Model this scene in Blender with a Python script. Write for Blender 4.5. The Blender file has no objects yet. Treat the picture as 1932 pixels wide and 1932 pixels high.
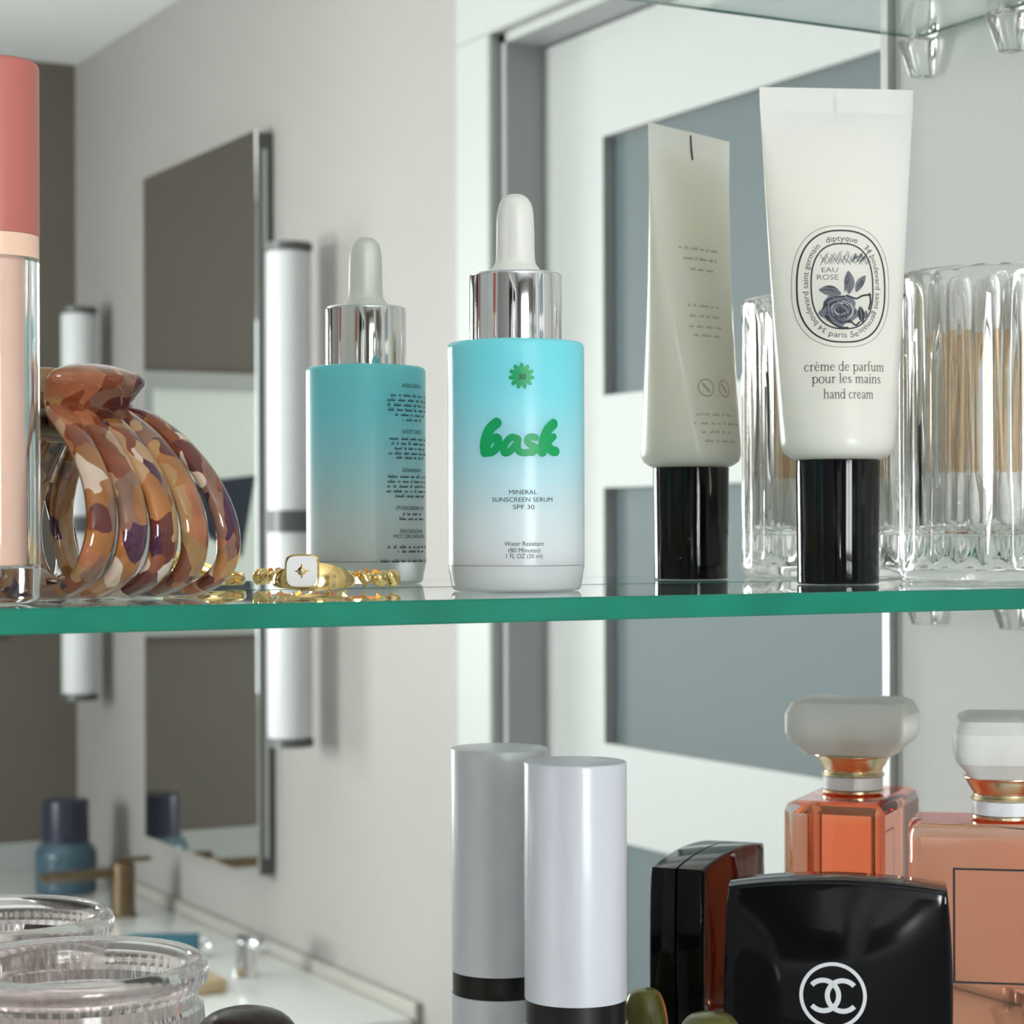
import bpy, bmesh, math, random
from mathutils import Vector, Matrix
R = math.radians
PI = math.pi
random.seed(7)
C = bpy.context.scene.collection
SC = bpy.context.scene

# ------------------------------------------------------------------ camera
ALPHA = R(28.5)                 # the view is turned this far to the right of the mirror's normal
SA, CA = math.sin(ALPHA), math.cos(ALPHA)
FPX, HZ, ZC = 4100.0, 1004.0, 1.50
cd = bpy.data.cameras.new('camera'); cam = bpy.data.objects.new('camera', cd); C.objects.link(cam)
cd.sensor_width = 36.0; cd.lens = 36.0 * FPX / 1932.0
cd.shift_y = (HZ - 966.0) / 1932.0
cd.clip_start = 0.01; cd.clip_end = 50
cam.location = (0, 0, ZC)
cam.rotation_euler = (R(90), R(0.18), -ALPHA)
cd.dof.use_dof = True; cd.dof.focus_distance = 0.50; cd.dof.aperture_fstop = 40
SC.camera = cam

# ------------------------------------------------------------------ world, daylight, exposure
YM = 0.4917                     # plane of the cabinet's mirrored back
YS = -3.2666                    # inner face of the far (window) wall
w = bpy.data.worlds.new('sky'); SC.world = w; w.use_nodes = True
w.node_tree.nodes['Background'].inputs[0].default_value = (0.80, 0.90, 1.0, 1)
w.node_tree.nodes['Background'].inputs[1].default_value = 2.0
def area(name, loc, rot, sx, sy, power, col):
    l = bpy.data.lights.new(name, 'AREA'); l.shape = 'RECTANGLE'; l.size = sx; l.size_y = sy
    l.energy = power; l.color = col
    o = bpy.data.objects.new(name, l); C.objects.link(o); o.location = loc; o.rotation_euler = rot
    return o
# daylight entering through the two windows of the room
area('daylight_window_south', (-0.12, YS - 0.34, 1.62), (R(110), 0, 0), 1.14, 1.10, 58, (0.985, 0.99, 1.0))
area('daylight_window_west', (-1.78, -1.86, 1.62), (R(108), 0, R(-52)), 1.3, 1.10, 125, (0.97, 0.99, 1.0))
vs = SC.view_settings
SC.display_settings.display_device = 'sRGB'
vs.view_transform = 'Standard'; vs.look = 'None'; vs.exposure = 0.50; vs.gamma = 1.0
vs.use_curve_mapping = False
cy = SC.cycles
cy.max_bounces = 24; cy.transmission_bounces = 20; cy.transparent_max_bounces = 24
cy.glossy_bounces = 12; cy.diffuse_bounces = 6
cy.sample_clamp_indirect = 40.0; cy.blur_glossy = 0.3

# ------------------------------------------------------------------ helpers
def place(px, D):               # photo column and depth -> world x, y
    xr = (px - 966.0) / FPX * D
    return (xr * CA + D * SA, D * CA - xr * SA)
def zpix(py, D): return -(py - HZ) * D / FPX     # height relative to the lens

def mat(name, col=(.8, .8, .8), rough=.5, metal=0., trans=0., ior=1.45, coat=0., spec=.5, sss=0., noise=0., nscale=40., bump=0., emit=None):
    m = bpy.data.materials.new(name); m.use_nodes = True
    nt = m.node_tree; b = nt.nodes['Principled BSDF']
    b.inputs['Base Color'].default_value = (*col, 1)
    b.inputs['Roughness'].default_value = rough
    b.inputs['Metallic'].default_value = metal
    b.inputs['Transmission Weight'].default_value = trans
    b.inputs['IOR'].default_value = ior
    b.inputs['Coat Weight'].default_value = coat
    b.inputs['Coat Roughness'].default_value = .03
    b.inputs['Specular IOR Level'].default_value = spec
    if sss:
        b.inputs['Subsurface Weight'].default_value = sss
        b.inputs['Subsurface Radius'].default_value = (.020, .018, .012)
        b.inputs['Subsurface Scale'].default_value = 1.0
    if noise or bump:
        tc = nt.nodes.new('ShaderNodeTexCoord'); n = nt.nodes.new('ShaderNodeTexNoise')
        n.inputs['Scale'].default_value = nscale; n.inputs['Detail'].default_value = 4
        nt.links.new(tc.outputs['Object'], n.inputs['Vector'])
        if noise:
            mx = nt.nodes.new('ShaderNodeMix'); mx.data_type = 'RGBA'
            mx.inputs[6].default_value = (*[c * (1 - noise) for c in col], 1)
            mx.inputs[7].default_value = (*[min(1, c * (1 + noise)) for c in col], 1)
            nt.links.new(n.outputs['Fac'], mx.inputs[0]); nt.links.new(mx.outputs[2], b.inputs['Base Color'])
        if bump:
            bp = nt.nodes.new('ShaderNodeBump'); bp.inputs['Strength'].default_value = bump; bp.inputs['Distance'].default_value = .002
            nt.links.new(n.outputs['Fac'], bp.inputs['Height']); nt.links.new(bp.outputs['Normal'], b.inputs['Normal'])
    return m

def obj(name, bm, m, parent=None, smooth=True, angle=40):
    me = bpy.data.meshes.new(name)
    bmesh.ops.recalc_face_normals(bm, faces=bm.faces[:])
    if smooth:
        for f in bm.faces: f.smooth = True
        for e in bm.edges:
            if len(e.link_faces) == 2 and e.calc_face_angle(0) > R(angle): e.smooth = False
    bm.to_mesh(me); bm.free()
    for x in (m if isinstance(m, (list, tuple)) else [m]): me.materials.append(x)
    o = bpy.data.objects.new(name, me); C.objects.link(o)
    if parent: o.parent = parent
    return o
def thing(name, label, cat, loc=(0, 0, 0), rot=0., group=None):
    o = bpy.data.objects.new(name, None); C.objects.link(o); o.empty_display_size = .01
    o.location = loc; o.rotation_euler = (0, 0, rot) if not isinstance(rot, tuple) else rot
    o['label'] = label; o['category'] = cat
    if group: o['group'] = group
    return o
def tag(o, label, cat, group=None):
    o['label'] = label; o['category'] = cat
    if group: o['group'] = group
    return o
def struct(name, bm, m, smooth=False, parent=None):
    o = obj(name, bm, m, parent, smooth)
    if not parent: o['kind'] = 'structure'
    return o
def box(bm, x0, x1, y0, y1, z0, z1, bev=0., seg=2):
    t = bmesh.new()
    bmesh.ops.create_cube(t, size=1)
    for v in t.verts:
        v.co = Vector(((x0 + x1) / 2 + v.co.x * (x1 - x0), (y0 + y1) / 2 + v.co.y * (y1 - y0), (z0 + z1) / 2 + v.co.z * (z1 - z0)))
    if bev: bmesh.ops.bevel(t, geom=t.edges[:], offset=bev, segments=seg, affect='EDGES', profile=.5)
    merge(bm, t); return bm
def merge(bm, t, mx=None):
    me = bpy.data.meshes.new('tmp'); t.to_mesh(me); t.free()
    if mx: me.transform(mx)
    bm.from_mesh(me); bpy.data.meshes.remove(me)
def lathe(prof, n=64, closed=False, rmod=None, bm=None):
    """prof: (r, z) list; open profiles get their ends on the axis closed by poles"""
    bm = bm or bmesh.new(); rings = []
    for (r, z) in prof:
        if r < 1e-7: rings.append([bm.verts.new((0, 0, z))])
        else:
            ring = []
            for k in range(n):
                a = 2 * PI * k / n; rr = r if not rmod else rmod(r, z, a)
                ring.append(bm.verts.new((rr * math.sin(a), -rr * math.cos(a), z)))
            rings.append(ring)
    pairs = list(zip(rings[:-1], rings[1:]))
    if closed: pairs.append((rings[-1], rings[0]))
    for A, B in pairs:
        for k in range(n):
            k2 = (k + 1) % n
            if len(A) == 1 and len(B) == 1: continue
            if len(A) == 1: bm.faces.new((A[0], B[k2], B[k]))
            elif len(B) == 1: bm.faces.new((A[k], A[k2], B[0]))
            else: bm.faces.new((A[k], A[k2], B[k2], B[k]))
    return bm
def rnd(p0, p1, p2, r, n=4):    # fillet the corner p1 of a profile
    a, b, c = Vector(p0), Vector(p1), Vector(p2)
    u = (a - b).normalized(); v = (c - b).normalized()
    s, e = b + u * r, b + v * r
    return [tuple((1 - t) ** 2 * s + 2 * t * (1 - t) * b + t * t * e) for t in [i / n for i in range(n + 1)]]
def fillet(pts, rs, n=4):       # rs: radius per vertex (0 = keep)
    out = []
    for i, p in enumerate(pts):
        if rs[i] and 0 < i < len(pts) - 1: out += rnd(pts[i - 1], p, pts[i + 1], rs[i], n)
        else: out.append(p)
    return out
def cat(pts, n=6):              # Catmull-Rom through points (any dimension)
    P = [Vector(p) for p in pts]; P = [2 * P[0] - P[1]] + P + [2 * P[-1] - P[-2]]
    out = []
    for i in range(1, len(P) - 2):
        for k in range(n):
            t = k / n
            out.append(.5 * ((2 * P[i]) + (-P[i - 1] + P[i + 1]) * t + (2 * P[i - 1] - 5 * P[i] + 4 * P[i + 1] - P[i + 2]) * t * t
                             + (-P[i - 1] + 3 * P[i] - 3 * P[i + 1] + P[i + 2]) * t ** 3))
    out.append(P[-2]); return out
def sweep(bm, path, side, wid, thk, n=12, power=2.):
    """elliptical section swept along 3-D path; 'side' is the fixed width axis, wid/thk per sample (half sizes)"""
    P = [Vector(p) for p in path]; rings = []; side = Vector(side)
    for i, p in enumerate(P):
        t = (P[min(i + 1, len(P) - 1)] - P[max(i - 1, 0)]).normalized()
        nrm = t.cross(side).normalized()
        ww = wid[i] if hasattr(wid, '__len__') else wid; tt = thk[i] if hasattr(thk, '__len__') else thk
        ring = []
        for k in range(n):
            a = 2 * PI * k / n; ca, sa = math.cos(a), math.sin(a)
            cx = math.copysign(abs(ca) ** (2 / power), ca); sx = math.copysign(abs(sa) ** (2 / power), sa)
            ring.append(bm.verts.new(p + side * ww * cx + nrm * tt * sx))
        rings.append(ring)
    for A, B in zip(rings[:-1], rings[1:]):
        for k in range(n): bm.faces.new((A[k], A[(k + 1) % n], B[(k + 1) % n], B[k]))
    for ring, p in ((rings[0], P[0]), (rings[-1], P[-1])):
        c = bm.verts.new(p)
        for k in range(n): bm.faces.new((ring[k], ring[(k + 1) % n], c))
    return bm

# ---- flat graphics laid on surfaces (u, v) -> 3-D
def ribbon(pts, wid, closed=False, caps=True):
    P = [Vector(p) for p in pts]; n = len(P); V = []; F = []
    for i, p in enumerate(P):
        a = P[(i - 1) % n] if (closed or i > 0) else p; b = P[(i + 1) % n] if (closed or i < n - 1) else p
        t = (b - a).normalized(); nn = Vector((-t.y, t.x)); ww = (wid[i] if hasattr(wid, '__len__') else wid) / 2
        V += [p + nn * ww, p - nn * ww]
    for i in range(n if closed else n - 1):
        j = (i + 1) % n; F.append((2 * i, 2 * i + 1, 2 * j + 1, 2 * j))
    if caps and not closed:
        for i, s in ((0, -1), (n - 1, 1)):
            ww = (wid[i] if hasattr(wid, '__len__') else wid) / 2
            t = (P[1] - P[0]).normalized() if i == 0 else (P[-1] - P[-2]).normalized()
            a0 = math.atan2(t.y, t.x) + (PI / 2 if s < 0 else -PI / 2)
            c = len(V); V.append(P[i]); m = 8
            for k in range(m + 1): V.append(P[i] + Vector((math.cos(a0 + PI * k / m), math.sin(a0 + PI * k / m))) * ww)
            for k in range(m): F.append((c, c + 1 + k, c + 2 + k))
    return V, F
def fan(pts, c=None, rings=2):
    P = [Vector(p) for p in pts]; c = Vector(c) if c else sum(P, Vector((0, 0))) / len(P)
    V = [c]; F = []; n = len(P)
    for r in range(1, rings + 1): V += [c.lerp(p, r / rings) for p in P]
    for k in range(n):
        k2 = (k + 1) % n; F.append((0, 1 + k, 1 + k2))
        for r in range(rings - 1): F.append((1 + r * n + k, 1 + (r + 1) * n + k, 1 + (r + 1) * n + k2, 1 + r * n + k2))
    return V, F
def text2d(s, width=None, height=None, centre=(0, 0), space=1.0, shear=0.):
    cu = bpy.data.curves.new('t', 'FONT'); cu.body = s; cu.size = 1; cu.resolution_u = 3; cu.space_character = space; cu.shear = shear
    o = bpy.data.objects.new('t', cu); C.objects.link(o)
    dg = bpy.context.evaluated_depsgraph_get(); dg.update()
    me = o.evaluated_get(dg).to_mesh()
    V = [Vector((v.co.x, v.co.y)) for v in me.vertices]; F = [tuple(p.vertices) for p in me.polygons]
    o.evaluated_get(dg).to_mesh_clear(); bpy.data.objects.remove(o); bpy.data.curves.remove(cu)
    x0 = min(v.x for v in V); x1 = max(v.x for v in V); y0 = 0.; y1 = .72
    sx = width / (x1 - x0) if width else height / y1
    sy = height / y1 if height else sx
    return [Vector(((v.x - (x0 + x1) / 2) * sx + centre[0], (v.y - y1 / 2) * sy + centre[1])) for v in V], F
def decal(name, shapes, mp, mats, parent):
    """shapes: (V, F, material index)"""
    me = bpy.data.meshes.new(name); VV = []; FF = []; MI = []
    for (V, F, mi) in shapes:
        b = len(VV); VV += [mp(v.x, v.y) for v in V]
        for f in F: FF.append(tuple(i + b for i in f)); MI.append(mi)
    me.from_pydata(VV, [], FF)
    for m in mats: me.materials.append(m)
    for p, mi in zip(me.polygons, MI): p.material_index = mi
    me.validate(); o = bpy.data.objects.new(name, me); C.objects.link(o); o.parent = parent
    return o
def arc(cx, cy, r, a0, a1, n=24): return [(cx + r * math.cos(R(a0 + (a1 - a0) * i / n)), cy + r * math.sin(R(a0 + (a1 - a0) * i / n))) for i in range(n + 1)]
def micro(x, y, wd, h=.0006, ch=.0006, rng=random):   # one row of print too small to read
    out = []; u = x - wd / 2
    while u < x + wd / 2:
        l = rng.uniform(2, 7) * ch
        for k in range(int(l / ch)):
            hh = h * rng.choice((.7, .7, .7, 1.1)); uu = u + k * ch
            if uu > x + wd / 2: break
            out.append(ribbon([(uu, y - h / 2), (uu, y - h / 2 + hh)], ch * .45, caps=False))
        out.append(ribbon([(u, y - h * .35), (min(u + l - ch, x + wd / 2), y - h * .35)], h * .3, caps=False))
        u += l + ch
    return out

# ------------------------------------------------------------------ materials
M = {}
M['wall'] = mat('warm_grey_wall_paint', (.295, .282, .268), .6, noise=.02, nscale=6, bump=.02)
M['taupe'] = mat('taupe_wall_paint', (.125, .110, .091), .6, noise=.03, nscale=6, bump=.02)
M['ceil'] = mat('ceiling_paint', (.84, .85, .85), .7, noise=.01, nscale=5)
M['floor'] = mat('pale_floor_tile', (.84, .84, .83), .5, noise=.08, nscale=3)
M['trim'] = mat('white_satin_trim', (.37, .38, .375), .5, noise=.01, nscale=8)
M['doorpanel'] = mat('blue_grey_frosted_panel', (.082, .108, .114), .6, noise=.02, nscale=10)
M['counter'] = mat('white_counter', (.80, .82, .80), .2, noise=.03, nscale=9, coat=.3)
M['beige'] = mat('beige_edge', (.33, .315, .285), .45, noise=.04, nscale=20)
M['cab'] = mat('white_cabinet_lacquer', (.90, .91, .91), .4, noise=.01, nscale=20)
M['steel'] = mat('brushed_aluminium', (.60, .60, .60), .3, metal=1, noise=.05, nscale=90)
M['mirror'] = mat('silvered_mirror', (.91, .915, .885), 0.0, metal=1)
M['darkframe'] = mat('dark_grey_metal', (.10, .105, .105), .4, metal=.3, noise=.05)
M['chrome'] = mat('polished_silver', (.87, .87, .88), .07, metal=1)
M['gold'] = mat('yellow_gold', (.92, .66, .28), .14, metal=1, noise=.05, nscale=300)
M['brass'] = mat('aged_brass', (.16, .115, .07), .35, metal=.8, noise=.1)
M['greystrip'] = mat('light_grey_strip', (.42, .43, .43), .4, noise=.03)
M['opal'] = mat('opal_white_diffuser', (.60, .61, .62), .35, noise=.01)
M['black'] = mat('black_gloss_plastic', (.005, .005, .006), .06, spec=.42, noise=.1)
M['blackband'] = mat('black_band', (.015, .013, .013), .3, noise=.1)
M['ink'] = mat('black_ink', (.018, .02, .03), .5, noise=.1, nscale=900)
M['midink'] = mat('grey_ink', (.16, .165, .20), .5, noise=.15, nscale=900)
M['paleink'] = mat('pale_grey_ink', (.42, .42, .43), .5, noise=.1, nscale=900)
M['fadedink'] = mat('faded_print', (.42, .39, .29), .5, noise=.1, nscale=900)
M['green'] = mat('bright_green_print', (.0, .36, .11), .4, noise=.05, nscale=200)
M['whiteprint'] = mat('white_print', (.85, .86, .90), .35, noise=.02)
M['cream'] = mat('cream_plastic_tube', (.86, .83, .75), .33, noise=.015, nscale=60, spec=.4, coat=.12, sss=.45)
M['bulb'] = mat('cream_rubber_bulb', (.80, .79, .74), .38, noise=.02, nscale=80)
M['frost'] = mat('frosted_clear_glass', (.97, .96, .94), .45, trans=.32, ior=1.45)
M['frostbase'] = mat('frosted_white_glass', (.86, .89, .90), .35, trans=.3, coat=.2)
M['palegold'] = mat('pale_gold', (.74, .62, .42), .25, metal=1, noise=.05, nscale=300)
M['clear'] = mat('clear_glass', (.985, .99, .985), .0, trans=1, ior=1.5)
M['plastic'] = mat('clear_plastic', (.96, .97, .96), .06, trans=1, ior=1.46)
M['pinkglass'] = mat('pink_tinted_clear_glass', (.985, .91, .91), .13, trans=1, ior=1.5)
M['whitetube'] = mat('cool_white_satin_plastic', (.70, .71, .765), .3, noise=.015, nscale=60, coat=.15)
M['cotton'] = mat('cotton_wool', (.90, .89, .86), .9, noise=.04, nscale=500, bump=.3)
M['stick'] = mat('birch_stick', (.80, .60, .38), .6, noise=.12, nscale=200)
M['coral'] = mat('coral_satin_cap', (.52, .155, .125), .4, noise=.04, nscale=60, coat=.1)
M['peach'] = mat('peach_gloss_liquid', (.92, .60, .48), .3, noise=.03, nscale=40)
M['peachband'] = mat('pale_peach_band', (.92, .62, .46), .25, noise=.02)
M['navy'] = mat('navy_plastic', (.022, .026, .045), .3, noise=.1)
M['bluebottle'] = mat('dusty_blue_plastic', (.045, .085, .115), .3, noise=.06)
M['teal'] = mat('deep_teal_plastic', (.03, .12, .16), .35, noise=.05)
M['pearl'] = mat('mother_of_pearl', (.90, .88, .87), .12, noise=.05, nscale=250, coat=.6)
M['brown'] = mat('dark_brown_plastic', (.022, .010, .008), .25, noise=.1)
M['soap'] = mat('tan_soap', (.55, .42, .26), .5, noise=.06)
M['olive'] = mat('olive_resin', (.10, .095, .012), .3, noise=.5, nscale=160, coat=.4)
M['print'] = mat('pale_grey_green_print', (.66, .71, .66), .6, noise=.05, nscale=5)

def glassy(name, tint, fac_mult=1.0):   # thin pane: mostly see-through, mirror-like at grazing angles
    m = bpy.data.materials.new(name); m.use_nodes = True; nt = m.node_tree; nt.nodes.clear()
    o = nt.nodes.new('ShaderNodeOutputMaterial'); mx = nt.nodes.new('ShaderNodeMixShader')
    t = nt.nodes.new('ShaderNodeBsdfTransparent'); g = nt.nodes.new('ShaderNodeBsdfGlossy'); f = nt.nodes.new('ShaderNodeFresnel')
    t.inputs[0].default_value = (*tint, 1); g.inputs['Roughness'].default_value = 0.; f.inputs[0].default_value = 1.45
    nt.links.new(f.outputs[0], mx.inputs[0]); nt.links.new(t.outputs[0], mx.inputs[1]); nt.links.new(g.outputs[0], mx.inputs[2])
    nt.links.new(mx.outputs[0], o.inputs[0]); return m
M['pane'] = glassy('window_pane', (.97, .98, .97))

def shelf_glass():
    m = mat('float_glass', (.88, .955, .92), 0., trans=1, ior=1.5); return m
M['shelf'] = shelf_glass()
M['edge'] = mat('green_glass_edge', (.006, .215, .14), .2, noise=.3, nscale=60, coat=.15)

def liquid(name, col, dens):
    m = bpy.data.materials.new(name); m.use_nodes = True; nt = m.node_tree; nt.nodes.clear()
    o = nt.nodes.new('ShaderNodeOutputMaterial'); t = nt.nodes.new('ShaderNodeBsdfTransparent'); v = nt.nodes.new('ShaderNodeVolumeAbsorption')
    v.inputs['Color'].default_value = (*col, 1); v.inputs['Density'].default_value = dens
    nt.links.new(t.outputs[0], o.inputs['Surface']); nt.links.new(v.outputs[0], o.inputs['Volume']); return m
M['perfume'] = liquid('amber_perfume', (.995, .53, .28), 66)

def grad_bottle():              # the bottle is sprayed turquoise at the top, fading to frosted white
    m = mat('turquoise_fade_frosted_glass', (.5, .8, .85), .34, coat=.1)
    nt = m.node_tree; b = nt.nodes['Principled BSDF']; b.inputs['Coat Roughness'].default_value = .1
    tc = nt.nodes.new('ShaderNodeTexCoord'); sp = nt.nodes.new('ShaderNodeSeparateXYZ'); mr = nt.nodes.new('ShaderNodeMapRange')
    rp = nt.nodes.new('ShaderNodeValToRGB')
    mr.inputs[1].default_value = .006; mr.inputs[2].default_value = .0583
    nt.links.new(tc.outputs['Object'], sp.inputs[0]); nt.links.new(sp.outputs['Z'], mr.inputs[0]); nt.links.new(mr.outputs[0], rp.inputs[0])
    e = rp.color_ramp.elements
    e[0].position = 0.; e[0].color = (.76, .82, .85, 1); e[1].position = 1.; e[1].color = (.19, .73, .84, 1)
    for p, c in ((.22, (.70, .80, .84)), (.48, (.43, .78, .87)), (.75, (.24, .76, .86))):
        x = e.new(p); x.color = (*c, 1)
    nt.links.new(rp.outputs[0], b.inputs['Base Color'])
    b.inputs['Subsurface Weight'].default_value = .5; b.inputs['Subsurface Radius'].default_value = (.008, .014, .015); b.inputs['Subsurface Scale'].default_value = 1.0
    return m
M['bottle'] = grad_bottle()

def tortoise():
    m = mat('tortoiseshell_acetate', (.4, .2, .1), .09, coat=.7); nt = m.node_tree; b = nt.nodes['Principled BSDF']
    tc = nt.nodes.new('ShaderNodeTexCoord'); n = nt.nodes.new('ShaderNodeTexNoise'); n.inputs['Scale'].default_value = 90
    mx = nt.nodes.new('ShaderNodeMix'); mx.data_type = 'VECTOR'; mx.inputs[0].default_value = .012
    vo = nt.nodes.new('ShaderNodeTexVoronoi'); vo.inputs['Scale'].default_value = 195
    sc = nt.nodes.new('ShaderNodeMapping'); sc.inputs['Scale'].default_value = (1.1, 1.1, .62)
    rp = nt.nodes.new('ShaderNodeValToRGB'); rp.color_ramp.interpolation = 'CONSTANT'
    sx = nt.nodes.new('ShaderNodeSeparateColor')
    nt.links.new(tc.outputs['Object'], n.inputs['Vector'])
    nt.links.new(tc.outputs['Object'], mx.inputs[4]); nt.links.new(n.outputs['Color'], mx.inputs[5])
    nt.links.new(mx.outputs[1], sc.inputs[0]); nt.links.new(sc.outputs[0], vo.inputs['Vector'])
    nt.links.new(vo.outputs['Color'], sx.inputs[0]); nt.links.new(sx.outputs[0], rp.inputs[0])
    cols = [(0, (.26, .06, .02)), (.16, (.40, .15, .035)), (.30, (.13, .022, .015)), (.40, (.44, .24, .09)), (.52, (.07, .012, .045)),
            (.60, (.46, .16, .07)), (.70, (.52, .30, .15)), (.80, (.27, .13, .085)), (.91, (.74, .58, .46))]
    e = rp.color_ramp.elements
    e[0].position = 0; e[0].color = (*cols[0][1], 1); e[1].position = cols[1][0]; e[1].color = (*cols[1][1], 1)
    for p, c in cols[2:]: x = e.new(p); x.color = (*c, 1)
    n2 = nt.nodes.new('ShaderNodeTexNoise'); n2.inputs['Scale'].default_value = 120; n2.inputs['Detail'].default_value = 3
    m2 = nt.nodes.new('ShaderNodeMix'); m2.data_type = 'RGBA'; m2.blend_type = 'OVERLAY'; m2.inputs[0].default_value = .65
    nt.links.new(tc.outputs['Object'], n2.inputs['Vector']); nt.links.new(rp.outputs[0], m2.inputs[6]); nt.links.new(n2.outputs['Fac'], m2.inputs[7])
    nt.links.new(m2.outputs[2], b.inputs['Base Color'])
    b.inputs['Transmission Weight'].default_value = .15
    return m
M['tortoise'] = tortoise()

# ------------------------------------------------------------------ the room (seen in the cabinet's mirrored back)
XA = 1.313; XW = -1.25; YN = 0.385           # door wall, west wall, face of the wall the cabinet is set into
ZT = 2.44
yr = lambda yv: 2 * YM - yv                  # depth measured behind the mirror -> where it really stands
CX0, CX1, CZ0, CZ1 = 0.02, 0.48, 1.12, 1.98  # cabinet recess
bm = bmesh.new(); box(bm, XW, XA + .2, YS - .2, YN, -.1, 0); struct('floor', bm, M['floor'])
bm = bmesh.new(); box(bm, XW, XA + .2, YS - .2, YN + .2, ZT, ZT + .1); struct('ceiling', bm, M['ceil'])
bm = bmesh.new()                             # wall around the recessed cabinet
box(bm, XW, CX0 - .012, YN, YN + .2, 0, ZT); box(bm, CX1 + .012, XA, YN, YN + .2, 0, ZT)
box(bm, CX0 - .012, CX1 + .012, YN, YN + .2, 0, CZ0 - .012); box(bm, CX0 - .012, CX1 + .012, YN, YN + .2, CZ1 + .012, ZT)
struct('wall_north', bm, M['wall'])
DY0, DY1, DZ1 = yr(2.4436), yr(1.55), 2.135  # door opening in the east wall
bm = bmesh.new()
box(bm, XA, XA + .15, YS, DY0, 0, ZT); box(bm, XA, XA + .15, DY1, YN + .2, 0, ZT); box(bm, XA, XA + .15, DY0, DY1, DZ1, ZT)
struct('wall_east', bm, M['wall'])
WX0, WX1, WZ0, WZ1 = -.72, .48, 1.0, 2.15    # window in the south wall
bm = bmesh.new()
box(bm, XW, WX0, YS - .12, YS, 0, ZT); box(bm, WX1, XA, YS - .12, YS, 0, ZT)
box(bm, WX0, WX1, YS - .12, YS, 0, WZ0); box(bm, WX0, WX1, YS - .12, YS, WZ1, ZT)
struct('wall_south', bm, M['taupe'])
VY0, VY1 = -2.45, -1.0
bm = bmesh.new()
box(bm, XW - .12, XW, YS - .12, VY0, 0, ZT); box(bm, XW - .12, XW, VY1, YN + .2, 0, ZT)
box(bm, XW - .12, XW, VY0, VY1, 0, WZ0); box(bm, XW - .12, XW, VY0, VY1, WZ1, ZT)
struct('wall_west', bm, M['wall'])
bm = bmesh.new(); box(bm, XW, XA, YS, YS + .012, 0, .889); struct('trim_1', bm, M['trim'])   # white wainscot under the taupe paint
# window_1 (south) and window_2 (west)
def window(name, horiz, a0, a1, z0, z1, pos, mull):
    f = bmesh.new()
    def b(u0, u1, v0, v1, d0=-.05, d1=.03):
        if horiz: box(f, u0, u1, pos + d0, pos + d1, v0, v1)
        else: box(f, pos + d0, pos + d1, u0, u1, v0, v1)
    t = .045
    b(a0, a0 + t, z0, z1); b(a1 - t, a1, z0, z1); b(a0 + t, a1 - t, z0, z0 + t); b(a0 + t, a1 - t, z1 - t, z1)
    for mu in mull: b(mu - .03, mu + .03, z0 + t, z1 - t)
    o = struct(name, f, M['trim'])
    p = bmesh.new()
    if horiz: box(p, a0 + t, a1 - t, pos - .03, pos - .026, z0 + t, z1 - t)
    else: box(p, pos - .03, pos - .026, a0 + t, a1 - t, z0 + t, z1 - t)
    struct('pane', p, M['pane'], parent=o)
window('window_1', True, WX0, WX1, WZ0, WZ1, YS - .02, [-.12])
window('window_2', False, VY0, VY1, WZ0, WZ1, XW - .02, [-1.72])
# door_1 with its casing
bm = bmesh.new(); cw = .0935
for (a, b_) in ((DY0 - cw, DY0), (DY1, DY1 + cw)): box(bm, XA - .018, XA, a, b_, 0, DZ1, .003, 1)
box(bm, XA - .018, XA, DY0 - cw, DY1 + cw, DZ1, DZ1 + cw, .003, 1)
for (a, b_) in ((DY0 + .0, DY0 + .012), (DY1 - .012, DY1)): box(bm, XA, XA + .15, a, b_, 0, DZ1)
box(bm, XA, XA + .15, DY0, DY1, DZ1 - .012, DZ1)
struct('trim_2', bm, M['trim'])
DX = 1.369
door = bmesh.new()
PY0, PY1 = yr(2.285), yr(1.69)
rows = [(1.667, 1.984), (1.241, 1.554), (.80, 1.124), (.36, .68)]
d0, d1 = DX, DX + .04
dy0, dy1 = DY0 + .014, DY1 - .014
box(door, d0, d1, dy0, PY0, .01, DZ1 - .016); box(door, d0, d1, PY1, dy1, .01, DZ1 - .016)
zz = [.01] + [v for r_ in reversed(rows) for v in r_] + [DZ1 - .016]
for k in range(0, len(zz), 2): box(door, d0, d1, PY0, PY1, zz[k], zz[k + 1])
door_o = struct('door_1', door, M['trim'])
for (z0, z1) in rows:
    bm = bmesh.new(); box(bm, d0 + .016, d1 - .006, PY0, PY1, z0, z1); struct('frosted_panel', bm, M['doorpanel'], parent=door_o)
bm = bmesh.new(); lathe([(0, 0), (.012, 0), (.012, .03), (.026, .04), (.028, .055), (.02, .066), (0, .068)], 24, bm=bm)
bm.transform(Matrix.Translation((d0, dy1 - .06, 1.0)) @ Matrix.Rotation(R(-90), 4, 'Y')); struct('door_knob', bm, M['brass'], True, parent=door_o)

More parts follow.
